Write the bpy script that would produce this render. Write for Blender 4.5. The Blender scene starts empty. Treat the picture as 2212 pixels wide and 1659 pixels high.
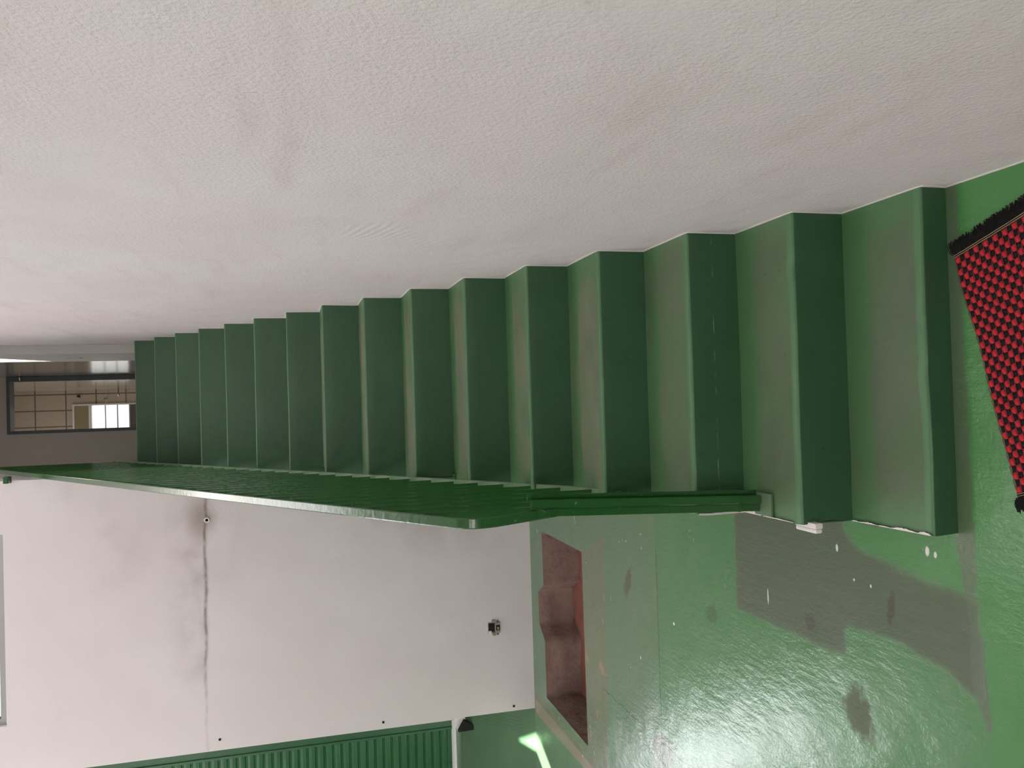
import bpy, bmesh, math, random
import numpy as np
from mathutils import Vector, Matrix, noise
from mathutils.geometry import delaunay_2d_cdt

random.seed(7)
scene = bpy.context.scene
COL = scene.collection
H = 1.621                      # eye height of the camera above the room floor

# ------------------------------------------------------------------ camera
PITCH, YAW, ROLL, FPX = 0.256553, 0.015481, -0.025970, 1784.94
def make_camera():
    cd = bpy.data.cameras.new('camera')
    cd.sensor_fit = 'HORIZONTAL'; cd.sensor_width = 36.0
    cd.lens = 36.0 * FPX / 2212.0
    cd.clip_start = 0.02; cd.clip_end = 200
    co = bpy.data.objects.new('camera', cd); COL.objects.link(co)
    c, s = math.cos(YAW), math.sin(YAW)
    R = Vector((c, -s, 0))
    F = Vector((s*math.cos(PITCH), c*math.cos(PITCH), -math.sin(PITCH)))
    D = Vector((-s*math.sin(PITCH), -c*math.sin(PITCH), -math.cos(PITCH)))
    R2 = R*math.cos(ROLL) - D*math.sin(ROLL)
    D2 = R*math.sin(ROLL) + D*math.cos(ROLL)
    # the phone was held sideways: the picture's right is the room's down
    M = Matrix.Identity(4)
    for i, v in enumerate((D2, R2, -F)):
        for j in range(3): M[j][i] = v[j]
    M[2][3] = H
    co.matrix_world = M
    scene.camera = co
make_camera()

# ------------------------------------------------------------------ light
scene.view_settings.view_transform = 'Standard'
scene.view_settings.look = 'None'
scene.view_settings.gamma = 1.0
scene.view_settings.use_curve_mapping = False
scene.view_settings.exposure = -0.31

world = bpy.data.worlds.new('sky'); scene.world = world
world.use_nodes = True
wb = world.node_tree.nodes['Background']
wb.inputs[0].default_value = (0.93, 0.96, 1.0, 1); wb.inputs[1].default_value = 1.6

def area(name, loc, rot, sx, sy, power, col=(1, 1, 1)):
    l = bpy.data.lights.new(name, 'AREA'); l.shape = 'RECTANGLE'
    l.size = sx; l.size_y = sy; l.energy = power; l.color = col
    o = bpy.data.objects.new(name, l); COL.objects.link(o)
    o.location = loc; o.rotation_euler = rot
    return o
PI = math.pi
DAY = (1.0, 0.96, 0.962)
area('daylight_left_window', (-4.45, 3.1, 3.5), (0, -PI/2, 0), 1.9, 4.0, 90, DAY)
area('daylight_gate_opening', (-3.15, 6.70, 2.15), (-PI/2, 0, 0), 0.62, 1.35, 64, (0.93, 0.97, 1.0))
area('daylight_skylight', (-0.95, 5.25, 5.55), (0, 0, 0), 1.5, 1.1, 32, DAY)
area('fill_rear', (-1.6, -2.75, 3.2), (PI/2, 0, 0), 3.0, 2.0, 92, DAY)  # added fill from behind the camera, no window known there
area('daylight_kitchen_window', (-0.15, 13.6, 4.3), (-PI/2, 0, 0), 1.0, 1.2, 5, (1.0, 0.95, 0.85))
area('fill_kitchen_side', (-1.85, 11.9, 4.4), (0, -PI/2, 0), 0.9, 1.2, 16, DAY)  # unseen fill added to brighten the kitchen walls
area('fill_hall_side', (-1.95, 8.8, 4.4), (0, -PI/2, 0), 0.9, 1.4, 26, DAY)  # unseen fill added because the hall came out too dark
sun = bpy.data.lights.new('sun', 'SUN'); sun.energy = 70; sun.angle = 0.008; sun.color = (1, 0.96, 0.88)
so = bpy.data.objects.new('sun', sun); COL.objects.link(so)
EL = math.radians(25)
sd = Vector((0.353*math.cos(EL), 0.935*math.cos(EL), -math.sin(EL)))
so.rotation_euler = sd.to_track_quat('-Z', 'Y').to_euler(); so.location = (-8, -6, 8)

SHADE = [(-7.0, -5.2, -0.87, 12.0, 0, 9.0), (-4.15, 0.6, -6.0, -5.0, 0, 7.5)]   # unseen boxes added to keep the low sun out of the big wall openings
# ------------------------------------------------------------------ helpers
def srgb(r, g, b):
    f = lambda c: (c/255/12.92) if c/255 <= 0.04045 else ((c/255+0.055)/1.055)**2.4
    return (f(r), f(g), f(b), 1)

class NT:
    """small node-graph writer"""
    def __init__(s, name):
        s.m = bpy.data.materials.new(name); s.m.use_nodes = True
        s.t = s.m.node_tree; s.b = s.t.nodes['Principled BSDF']
        tc = s.t.nodes.new('ShaderNodeTexCoord'); s.co = tc.outputs['Object']
        sp = s.t.nodes.new('ShaderNodeSeparateXYZ'); s.t.links.new(s.co, sp.inputs[0])
        s.x, s.y, s.z = sp.outputs
    def put(s, sock, v):
        if hasattr(v, 'is_linked') or isinstance(v, bpy.types.NodeSocket): s.t.links.new(v, sock)
        else: sock.default_value = v
    def set(s, key, v): s.put(s.b.inputs[key], v)
    def math(s, op, a, b=0.0, c=0.0, clamp=False):
        n = s.t.nodes.new('ShaderNodeMath'); n.operation = op; n.use_clamp = clamp
        s.put(n.inputs[0], a); s.put(n.inputs[1], b); s.put(n.inputs[2], c); return n.outputs[0]
    def scale(s, v):
        n = s.t.nodes.new('ShaderNodeVectorMath'); n.operation = 'MULTIPLY'
        s.t.links.new(s.co, n.inputs[0]); n.inputs[1].default_value = v; return n.outputs[0]
    def noise(s, sc, detail=4, rough=0.55, vec=None, dist=0.0):
        n = s.t.nodes.new('ShaderNodeTexNoise'); n.inputs['Scale'].default_value = sc
        n.inputs['Detail'].default_value = detail; n.inputs['Roughness'].default_value = rough
        n.inputs['Distortion'].default_value = dist
        s.t.links.new(vec or s.co, n.inputs['Vector']); return n.outputs[0]
    def voro(s, sc, vec=None):
        n = s.t.nodes.new('ShaderNodeTexVoronoi'); n.inputs['Scale'].default_value = sc
        s.t.links.new(vec or s.co, n.inputs['Vector']); return n.outputs[0]
    def ramp(s, v, a, b):                       # smooth 0..1 between a and b (a may exceed b)
        n = s.t.nodes.new('ShaderNodeMapRange'); n.interpolation_type = 'SMOOTHSTEP'
        s.put(n.inputs['Value'], v)
        lo, hi = (a, b) if a < b else (b, a)
        n.inputs['From Min'].default_value = lo; n.inputs['From Max'].default_value = hi
        n.inputs['To Min'].default_value = 0.0 if a < b else 1.0
        n.inputs['To Max'].default_value = 1.0 if a < b else 0.0
        return n.outputs[0]
    def mix(s, f, a, b):
        n = s.t.nodes.new('ShaderNodeMix'); n.data_type = 'RGBA'
        s.put(n.inputs[0], f); s.put(n.inputs[6], a); s.put(n.inputs[7], b); return n.outputs[2]
    def attr(s, name):
        n = s.t.nodes.new('ShaderNodeAttribute'); n.attribute_name = name; return n.outputs['Fac']
    def ell(s, cx, cy, rx, ry, soft=0.35, warp=None, rot=0.0):   # blob on the floor plane
        X = s.math('SUBTRACT', s.x, cx); Y = s.math('SUBTRACT', s.y, cy)
        c, q = math.cos(rot), math.sin(rot)
        u = s.math('DIVIDE', s.math('ADD', s.math('MULTIPLY', X, c), s.math('MULTIPLY', Y, q)), rx)
        v = s.math('DIVIDE', s.math('SUBTRACT', s.math('MULTIPLY', Y, c), s.math('MULTIPLY', X, q)), ry)
        d = s.math('SQRT', s.math('ADD', s.math('MULTIPLY', u, u), s.math('MULTIPLY', v, v)))
        if warp is not None: d = s.math('ADD', d, warp)
        return s.ramp(d, 1+soft, 1-soft)
    def bump(s, h, strength, dist=0.01, prev=None):
        n = s.t.nodes.new('ShaderNodeBump'); n.inputs['Strength'].default_value = strength
        n.inputs['Distance'].default_value = dist; s.t.links.new(h, n.inputs['Height'])
        if prev is not None: s.t.links.new(prev, n.inputs['Normal'])
        return n.outputs[0]

def plain(name, col, rough=0.5, metal=0.0, var=0.12, scale=12, bump=0.0, emit=None):
    n = NT(name)
    nz = n.noise(scale)
    dark = tuple(c*(1-var) for c in col[:3])+(1,); lite = tuple(min(1, c*(1+var)) for c in col[:3])+(1,)
    n.set('Base Color', n.mix(nz, dark, lite)); n.set('Roughness', rough); n.set('Metallic', metal)
    if bump: n.set('Normal', n.bump(n.noise(scale*6), bump, 0.003))
    return n.m

def link(name, me, mat, parent=None, smooth=False):
    if mat is not None:
        for m in (mat if isinstance(mat, (list, tuple)) else [mat]): me.materials.append(m)
    o = bpy.data.objects.new(name, me); COL.objects.link(o)
    if parent is not None: o.parent = parent
    if smooth:
        for p in me.polygons: p.use_smooth = True
    return o
def pydata(name, V, F, mat, parent=None, smooth=False):
    me = bpy.data.meshes.new(name); me.from_pydata([tuple(v) for v in V], [], F); me.update()
    return link(name, me, mat, parent, smooth)
def obj(name, bm, mat, parent=None, smooth=False):
    me = bpy.data.meshes.new(name); bm.normal_update(); bm.to_mesh(me); bm.free()
    return link(name, me, mat, parent, smooth)
def tag(o, label=None, cat=None, group=None, kind=None):
    if label: o['label'] = label
    if cat: o['category'] = cat
    if group: o['group'] = group
    if kind: o['kind'] = kind
    return o
def empty(name, loc, label, cat, group=None):
    o = bpy.data.objects.new(name, None); COL.objects.link(o); o.location = loc; o.empty_display_size = 0.1
    return tag(o, label, cat, group)
def box(bm, x0, x1, y0, y1, z0, z1, bev=0.0, seg=2):
    vs = [bm.verts.new((x, y, z)) for z in (z0, z1) for y in (y0, y1) for x in (x0, x1)]
    idx = [(0,2,3,1),(4,5,7,6),(0,1,5,4),(2,6,7,3),(0,4,6,2),(1,3,7,5)]
    fs = [bm.faces.new([vs[i] for i in f]) for f in idx]
    if bev:
        es = list({e for f in fs for e in f.edges})
        bmesh.ops.bevel(bm, geom=es, offset=bev, segments=seg, profile=0.5, affect='EDGES')
def boxes(name, L, mat, parent=None, kind=None, bev=0.0):
    bm = bmesh.new()
    for b in L: box(bm, *b, bev=bev)
    o = obj(name, bm, mat, parent)
    if kind: o['kind'] = kind
    return o
def struct(name, L, mat, parent=None, bev=0.0): return boxes(name, L, mat, parent, 'structure', bev)
def sweep(bm, path, prof, closed_prof=True):
    """sweep a closed 2-D profile (side, up) along a path lying in a plane of nearly constant X"""
    rings = []
    for i, p in enumerate(path):
        a = path[max(i-1, 0)]; b = path[min(i+1, len(path)-1)]
        t = (Vector(b)-Vector(a)).normalized()
        side = Vector((1, 0, 0)); side = (side - t*side.dot(t)).normalized()
        up = side.cross(t).normalized()
        rings.append([bm.verts.new(Vector(p)+side*s+up*u) for s, u in prof])
    n = len(prof)
    for r0, r1 in zip(rings, rings[1:]):
        for i in range(n):
            bm.faces.new((r0[i], r0[(i+1) % n], r1[(i+1) % n], r1[i]))
    bm.faces.new(list(reversed(rings[0]))); bm.faces.new(rings[-1])
    bmesh.ops.recalc_face_normals(bm, faces=bm.faces)
def rprof(w, h, r=0.002):
    a, b = w/2, h/2
    return [(-a+r, -b), (a-r, -b), (a, -b+r), (a, b-r), (a-r, b), (-a+r, b), (-a, b-r), (-a, -b+r)]
def cyl(bm, c0, c1, r, seg=16, r2=None):
    c0, c1 = Vector(c0), Vector(c1); t = (c1-c0); L = t.length
    M = Matrix.Translation((c0+c1)/2) @ t.to_track_quat('Z', 'Y').to_matrix().to_4x4()
    bmesh.ops.create_cone(bm, cap_ends=True, segments=seg, radius1=r, radius2=r if r2 is None else r2, depth=L, matrix=M)

# ------------------------------------------------------------------ materials
def wall_plaster(name, base, alt, rough_amp=1.0, stain=False, streak=False):
    n = NT(name)
    big = n.noise(0.9, 3); mid = n.noise(5, 4)
    c = n.mix(n.ramp(big, 0.35, 0.65), base, alt)
    c = n.mix(n.math('MULTIPLY', n.ramp(mid, 0.45, 0.75), 0.35), c, tuple(v*0.9 for v in base[:3])+(1,))
    if streak:                                  # long faint smears following the float, low on the wall
        sv = n.noise(2.2, 4, 0.6, n.scale((1, 0.5, 3.2)))
        c = n.mix(n.math('MULTIPLY', n.ramp(sv, 0.52, 0.75), 0.35), c, srgb(204, 184, 186))
        c = n.mix(n.math('MULTIPLY', n.ramp(n.voro(9), 0.07, 0.02), 0.25), c, srgb(150, 135, 125))
    if stain:                                   # the soot-brown line where the slab meets the wall, and pin holes
        wz = n.math('ADD', n.math('MULTIPLY', n.math('SUBTRACT', n.noise(1.6, 4), 0.5), 0.11), n.z)
        d = n.math('SUBTRACT', wz, 2.222)
        line = n.ramp(n.math('ABSOLUTE', d), 0.017, 0.0)
        up = n.math('MULTIPLY', n.ramp(d, 0.30, 0.0), n.ramp(d, -0.03, 0.0))
        xs = n.math('MULTIPLY', n.ramp(n.x, -2.1, -1.4), n.ramp(n.x, -0.35, -0.7))
        grime = n.math('MULTIPLY', n.math('MULTIPLY', up, xs), n.ramp(n.noise(5, 5), 0.25, 0.75))
        c = n.mix(n.math('MULTIPLY', grime, 0.42), c, srgb(128, 108, 102))
        lx = n.math('ADD', n.math('MULTIPLY', xs, 0.5), 0.18)
        c = n.mix(n.math('MULTIPLY', n.math('MULTIPLY', line, lx), n.ramp(n.noise(14, 5), 0.15, 0.6)), c, srgb(88, 74, 66))
        X = n.math('SUBTRACT', n.x, -0.74); Z = n.math('SUBTRACT', n.z, 2.24)
        rr = n.math('SQRT', n.math('ADD', n.math('MULTIPLY', X, X), n.math('MULTIPLY', n.math('MULTIPLY', Z, Z), 2.2)))
        c = n.mix(n.math('MULTIPLY', n.ramp(n.math('ADD', rr, n.math('MULTIPLY', n.math('SUBTRACT', mid, 0.5), 0.2)), 0.20, 0.02), 0.5), c, srgb(120, 100, 92))
        ls = n.math('MULTIPLY', n.ramp(n.noise(1.5, 3, 0.5, n.scale((1, 1, 1.3))), 0.5, 0.7), n.ramp(n.x, -1.4, -0.7))
        c = n.mix(n.math('MULTIPLY', ls, 0.3), c, srgb(150, 136, 132))
        c = n.mix(n.ramp(n.voro(2.3), 0.018, 0.010), c, srgb(60, 52, 48))
    n.set('Base Color', c); n.set('Roughness', 0.62)
    patch = n.ramp(n.noise(0.8, 2, 0.5, None, 0.6), 0.42, 0.60)
    b1 = n.bump(n.noise(60, 5, 0.62), 0.20*rough_amp, 0.010)
    pm = n.math('MULTIPLY', n.noise(110, 3, 0.6), n.math('ADD', n.math('MULTIPLY', patch, 1.0), 0.25))
    b2 = n.bump(pm, 0.40*rough_amp, 0.008, b1)
    b3 = n.bump(n.noise(2.0, 3), 0.35*rough_amp, 0.05, b2)
    if streak:                                  # combed swirls left by the float in a few places
        wv = n.t.nodes.new('ShaderNodeTexWave'); wv.wave_type = 'RINGS'; wv.rings_direction = 'X'
        wv.inputs['Scale'].default_value = 11; wv.inputs['Distortion'].default_value = 5.0; wv.inputs['Detail'].default_value = 2.0; wv.inputs['Detail Scale'].default_value = 0.6
        mp = n.t.nodes.new('ShaderNodeMapping'); mp.inputs['Location'].default_value = (0, -2.2, -2.3)
        n.t.links.new(n.co, mp.inputs['Vector']); n.t.links.new(mp.outputs[0], wv.inputs['Vector'])
        sw = n.math('MULTIPLY', wv.outputs['Fac'], n.ramp(n.noise(1.7, 2), 0.60, 0.68))
        b3 = n.bump(sw, 0.22, 0.008, b3)
    n.set('Normal', b3)
    return n.m
M_WALL = wall_plaster('rough_plaster', srgb(225, 220, 222), srgb(224, 214, 217), 1.0, streak=True)
M_WALL2 = wall_plaster('white_plaster', srgb(225, 219, 222), srgb(221, 212, 215), 0.35, stain=True)
M_WALL3 = wall_plaster('plain_plaster', srgb(222, 217, 218), srgb(218, 210, 212), 0.3)
M_CEIL = plain('ceiling_paint', srgb(220, 218, 212), 0.8, var=0.04, scale=3)
M_HALL = plain('hall_paint', srgb(152, 142, 134), 0.6, var=0.05, scale=3)
M_JAMB = plain('jamb_paint', srgb(190, 186, 182), 0.45, var=0.05, scale=6)
M_GLOSSHALL = plain('oil_paint_grey', srgb(104, 98, 94), 0.17, var=0.06, scale=4)
M_FRAME = plain('dark_door_frame', srgb(62, 66, 66), 0.45, var=0.1)
M_ALU = plain('aluminium', srgb(170, 172, 170), 0.35, 0.8, var=0.05)
M_CAULK = plain('white_caulk', srgb(238, 230, 228), 0.7, var=0.12, scale=60, bump=0.5)

def rail_paint():
    n = NT('railing_enamel')
    v = n.noise(30, 4)
    c = n.mix(v, srgb(28, 78, 30), srgb(36, 90, 38))
    c = n.mix(n.math('MULTIPLY', n.ramp(n.noise(70, 3), 0.68, 0.78), 0.8), c, srgb(120, 150, 118))
    n.set('Base Color', c); n.set('Roughness', 0.22); n.set('Coat Weight', 0.3); n.set('Coat Roughness', 0.12)
    n.set('Normal', n.bump(n.noise(40, 3), 0.25, 0.004))
    return n.m
M_RAIL = rail_paint()
M_FOOT = plain('worn_plate_paint', srgb(92, 120, 88), 0.4, var=0.2, scale=40)

def stair_paint():
    """Green floor paint: riser shade and wall reflection painted in, unscuffed in corners, scuffed to grey-green where feet tread."""
    n = NT('stair_paint')
    geo = n.t.nodes.new('ShaderNodeNewGeometry')
    sp = n.t.nodes.new('ShaderNodeSeparateXYZ'); n.t.links.new(geo.outputs['Normal'], sp.inputs[0])
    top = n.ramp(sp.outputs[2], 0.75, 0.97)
    riser_shade = n.mix(n.noise(4, 4), srgb(43, 82, 51), srgb(52, 91, 60))  # risers darker than treads: shade painted into the same green
    riser_shade = n.mix(n.math('MULTIPLY', n.ramp(n.noise(16, 5), 0.5, 0.8), 0.5), riser_shade, srgb(38, 74, 47))
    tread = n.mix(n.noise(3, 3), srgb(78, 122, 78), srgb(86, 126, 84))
    worn_sheen = n.mix(n.noise(9, 5), srgb(100, 116, 92), srgb(138, 134, 116))
    worn_sheen = n.mix(n.math('MULTIPLY', n.ramp(n.z, 0.62, 0.30), 0.85), worn_sheen, n.mix(n.noise(7, 5), srgb(78, 102, 74), srgb(98, 110, 88)))
    wall_sheen = n.math('MULTIPLY', n.ramp(n.z, 0.8, 1.3), 0.55)  # upper treads tanned by height: reflection of the wall put into the colour
    worn_sheen = n.mix(wall_sheen, worn_sheen, srgb(146, 138, 118))
    w = n.attr('wear'); lng = n.noise(1.0, 4, 0.6, n.scale((2.2, 14, 1)))
    wn = n.math('ADD', n.math('ADD', n.math('MULTIPLY', w, 0.8), n.math('MULTIPLY', n.math('SUBTRACT', n.noise(3.2, 5, 0.6), 0.5), 1.3)), n.math('MULTIPLY', n.math('SUBTRACT', lng, 0.5), 0.6))
    tread = n.mix(n.math('MULTIPLY', n.ramp(wn, 0.25, 0.95), 0.9), tread, worn_sheen)
    tread = n.mix(n.math('MULTIPLY', n.ramp(n.noise(2.3, 4, 0.6, n.scale((1, 2, 1.7))), 0.5, 0.8), 0.35), tread, srgb(66, 84, 64))
    c = n.mix(top, riser_shade, tread)
    # chips and hairline scratches
    sc = n.math('ABSOLUTE', n.math('ADD', n.math('SUBTRACT', n.z, 0.327), n.math('MULTIPLY', n.math('SUBTRACT', n.noise(4, 3), 0.5), 0.012)))
    scr = n.math('MULTIPLY', n.math('MULTIPLY', n.ramp(sc, 0.0022, 0.0008), n.ramp(n.y, 2.40, 2.385)), n.ramp(n.noise(18, 4), 0.45, 0.62))
    c = n.mix(n.math('MULTIPLY', n.math('MULTIPLY', scr, n.ramp(n.y, 2.36, 2.365)), 0.7), c, srgb(140, 150, 130))
    c = n.mix(n.math('MULTIPLY', n.ramp(n.voro(11), 0.045, 0.02), 0.8), c, srgb(46, 52, 40))
    c = n.mix(n.math('MULTIPLY', n.ramp(n.attr('edge'), 0.35, 0.65), 0.55), c, srgb(92, 134, 96))
    n.set('Base Color', c); n.set('Roughness', n.math('ADD', 0.36, n.math('MULTIPLY', n.noise(8), 0.14)))
    n.set('Normal', n.bump(n.noise(70, 4), 0.2, 0.003, n.bump(n.noise(7, 3), 0.13, 0.02)))
    return n.m
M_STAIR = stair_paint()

def floor_paint():
    n = NT('floor_paint')
    warp = n.math('MULTIPLY', n.math('SUBTRACT', n.noise(14, 5, 0.65), 0.5), 0.05)
    def mask(name, soft=0.006, wk=1.0):
        return n.ramp(n.math('ADD', n.attr(name), n.math('MULTIPLY', warp, wk)), soft, -soft)
    big = n.noise(1.1, 4)
    c = n.mix(n.ramp(big, 0.3, 0.7), srgb(74, 130, 76), srgb(88, 138, 88))
    # further from the door the paint is duller and greyer
    c = n.mix(n.math('MULTIPLY', n.ramp(n.y, 3.2, 4.0), 0.7), c, srgb(102, 130, 102))
    c = n.mix(n.math('MULTIPLY', n.ramp(n.math('ADD', n.y, warp), 3.60, 3.64), 0.35), c, srgb(108, 128, 104))
    c = n.mix(n.math('MULTIPLY', n.ramp(n.noise(3.5, 5, 0.6), 0.5, 0.8), 0.25), c, srgb(128, 138, 116))
    # fresh bright paint near the foot of the stairs
    c = n.mix(n.math('MULTIPLY', mask('bright', 0.012), 0.9), c, n.mix(n.noise(5), srgb(66, 128, 66), srgb(80, 142, 80)))
    # the big worn patch of brown-green
    wc = n.mix(n.noise(4, 5, 0.6), srgb(70, 86, 64), srgb(94, 96, 76))
    c = n.mix(n.math('MULTIPLY', mask('wear', 0.016, 0.9), 0.88), c, wc)
    c = n.mix(n.math('MULTIPLY', mask('strip', 0.006, 0.6), 0.8), c, srgb(96, 110, 88))
    # cement band around the pit
    c = n.mix(n.math('MULTIPLY', mask('band', 0.004, 0.25), 0.8), c, n.mix(n.noise(6, 4), srgb(106, 120, 92), srgb(126, 122, 100)))
    c = n.mix(n.math('MULTIPLY', n.math('MULTIPLY', mask('band', 0.004, 0.25), n.ramp(n.noise(7, 3), 0.58, 0.68)), 0.4), c, srgb(176, 132, 110))
    c = n.mix(n.math('MULTIPLY', mask('bandline', 0.006, 0.4), 0.7), c, srgb(160, 140, 124))
    # stains
    w2 = n.math('MULTIPLY', n.math('SUBTRACT', n.noise(24, 5, 0.65), 0.5), 2.2)
    blobs = [(-0.97, 3.965, 0.085, 0.035, srgb(92, 82, 66), 0.6, -0.5), (-0.63, 2.01, 0.045, 0.014, srgb(70, 62, 50), 0.8, -0.2),
             (-0.985, 2.17, 0.075, 0.065, srgb(78, 88, 56), 0.95, 0.4), (-0.915, 3.08, 0.035, 0.05, srgb(70, 96, 66), 0.5, 0.2),
             (-0.92, 2.36, 0.14, 0.05, srgb(74, 74, 62), 0.0, 0.0), (-0.775, 2.40, 0.03, 0.03, srgb(64, 52, 42), 0.6, 0.0),
             (-0.44, 2.86, 0.035, 0.05, srgb(176, 122, 96), 0.6, 0.0), (-1.70, 3.60, 0.10, 0.14, srgb(108, 96, 82), 0.7, 0.3)]
    for cx, cy, rx, ry, col, k, rot in blobs:
        if k: c = n.mix(n.math('MULTIPLY', n.ell(cx, cy, rx, ry, 0.3, w2, rot), k), c, col)
    for cx, cy, rx, ry in [(-1.045, 3.435, .007, .009), (-.446, 1.863, .013, .008), (-.452, 1.835, .008, .005), (-.745, 2.651, .026, .004),
                           (-1.313, 3.827, .008, .004), (-.502, 2.247, .012, .006), (-.586, 2.17, .004, .004), (-.589, 2.095, .005, .004)]:
        c = n.mix(n.ell(cx, cy, rx, ry, 0.25, n.math('MULTIPLY', w2, 0.6)), c, srgb(226, 226, 214))
    c = n.mix(n.math('MULTIPLY', n.ramp(n.voro(13), 0.05, 0.025), 0.7), c, srgb(64, 66, 50))
    c = n.mix(n.math('MULTIPLY', n.ramp(n.voro(19), 0.04, 0.02), 0.5), c, srgb(172, 168, 146))
    # joint and crack
    w3 = n.math('MULTIPLY', n.math('SUBTRACT', n.noise(9, 3), 0.5), 0.02)
    jd = n.math('ABSOLUTE', n.math('ADD', n.math('SUBTRACT', n.y, 3.606), w3))
    j = n.math('MULTIPLY', n.ramp(jd, 0.006, 0.001), n.ramp(n.x, -0.66, -0.78))
    cd = n.math('ABSOLUTE', n.math('ADD', n.math('SUBTRACT', n.x, -1.645), n.math('MULTIPLY', w3, 1.6)))
    cr = n.math('MULTIPLY', n.ramp(cd, 0.005, 0.001), n.ramp(n.y, 4.40, 4.34))
    lines = n.math('MAXIMUM', j, cr)
    c = n.mix(n.math('MULTIPLY', n.math('MULTIPLY', lines, n.ramp(n.noise(25), 0.3, 0.55)), 0.75), c, srgb(58, 74, 56))
    n.set('Base Color', c)
    dull = n.math('MAXIMUM', mask('wear', 0.01, 0.5), n.ell(-0.985, 2.17, 0.075, 0.065, 0.3, w2, 0.4))
    r = n.math('ADD', n.math('ADD', 0.22, n.math('MULTIPLY', n.noise(6), 0.08)), n.math('MULTIPLY', dull, 0.28))
    n.set('Roughness', r); n.set('Specular IOR Level', 0.6)
    brush = n.noise(36, 4, 0.6, n.scale((1.0, 0.35, 1)))
    b = n.bump(brush, 0.26, 0.010)
    b = n.bump(n.noise(90, 4, 0.65), 0.18, 0.004, b)
    b = n.bump(n.noise(3.0, 2), 0.25, 0.03, b)
    b = n.bump(lines, -0.8, 0.01, b)
    n.set('Normal', b)
    return n.m
M_FLOOR = floor_paint()

def ramp_paint():
    n = NT('ramp_paint')
    c = n.mix(n.noise(3, 4, 0.6, n.scale((0.6, 1, 3))), srgb(54, 96, 60), srgb(80, 114, 80))
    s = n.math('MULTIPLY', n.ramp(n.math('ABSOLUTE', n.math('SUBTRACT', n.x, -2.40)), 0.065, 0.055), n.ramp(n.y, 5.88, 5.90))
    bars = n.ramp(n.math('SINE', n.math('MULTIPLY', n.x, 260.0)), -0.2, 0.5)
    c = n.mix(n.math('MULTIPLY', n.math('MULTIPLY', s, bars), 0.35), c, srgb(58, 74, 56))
    n.set('Base Color', c); n.set('Roughness', 0.42)
    n.set('Normal', n.bump(n.noise(30, 4), 0.35, 0.008))
    return n.m
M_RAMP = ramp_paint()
M_GATE = plain('gate_enamel', srgb(34, 96, 52), 0.38, var=0.15, scale=8, bump=0.15)
M_GATE_EDGE = plain('gate_rail_enamel', srgb(38, 92, 56), 0.42, var=0.2, scale=10, bump=0.2)

def mortar(name, a, b, c3, k=0.55):
    n = NT(name)
    c = n.mix(n.noise(7, 6, 0.65), a, b)
    c = n.mix(n.math('MULTIPLY', n.ramp(n.noise(16, 5), 0.5, 0.75), k), c, c3)
    n.set('Base Color', c); n.set('Roughness', 0.88)
    n.set('Normal', n.bump(n.noise(20, 6, 0.6), 0.45, 0.02))
    return n.m
M_PIT = mortar('pit_mortar', srgb(130, 108, 98), srgb(160, 136, 126), srgb(96, 82, 74))
M_SOIL = mortar('red_soil', srgb(150, 92, 78), srgb(120, 78, 68), srgb(92, 62, 54))
M_DARK = plain('black_void', srgb(14, 13, 13), 0.8)
M_WHITEP = plain('white_plastic', srgb(232, 228, 226), 0.35, var=0.03)
M_GREYP = plain('grey_plastic', srgb(150, 140, 134), 0.5, var=0.1, scale=80)
M_BEIGE = plain('brass_contact', srgb(196, 184, 130), 0.4, 0.4)
M_RED = plain('red_yarn', srgb(210, 38, 50), 0.85, var=0.15, scale=150, bump=0.5)
M_BLACK = plain('black_yarn', srgb(22, 18, 20), 0.9, var=0.3, scale=150, bump=0.5)
M_MAROON = plain('maroon_thread', srgb(118, 42, 50), 0.85, var=0.2, scale=150)
M_THREAD = plain('beige_thread', srgb(188, 160, 128), 0.8)
M_GROUND = plain('street_concrete', srgb(226, 222, 214), 0.8)
M_CHROME = plain('chrome', srgb(210, 205, 195), 0.15, 1.0, var=0.02)
M_STEEL = plain('dull_steel', srgb(120, 118, 112), 0.4, 0.7)

def tiles():
    n = NT('wall_tiles')
    c = n.mix(n.noise(6, 4), srgb(186, 172, 154), srgb(194, 180, 162))
    def grid(coord, off, pitch):
        q = n.math('SUBTRACT', coord, off)
        m = n.math('PINGPONG', q, pitch/2)
        return n.ramp(m, 0.012, 0.005)
    g = n.math('MAXIMUM', grid(n.x, -0.011+5*0.228, 0.228), grid(n.z, 3.996-0.395*8, 0.395))
    c = n.mix(n.math('MULTIPLY', g, 0.85), c, srgb(90, 78, 66))
    n.set('Base Color', c); n.set('Roughness', 0.16)
    return n.m
def side_tiles():
    n = NT('side_wall_tiles')
    c = n.mix(n.noise(5, 4), srgb(170, 156, 138), srgb(180, 166, 148))
    n.set('Base Color', c); n.set('Roughness', 0.13)
    return n.m
M_TILE = tiles(); M_SIDETILE = side_tiles()
def glass(name, rough=0.0, col=(0.95, 0.97, 0.95, 1)):
    n = NT(name); n.set('Base Color', col); n.set('Transmission Weight', 1.0); n.set('Roughness', rough); n.set('IOR', 1.45)
    return n.m
M_FROST = glass('frosted_glass', 0.55)
M_PANE = plain('dark_window_glass', srgb(52, 48, 46), 0.08, var=0.05)

# ------------------------------------------------------------------ setting
XW = 0.502
CEIL = 5.3
floor_thick = 0.1
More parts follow.
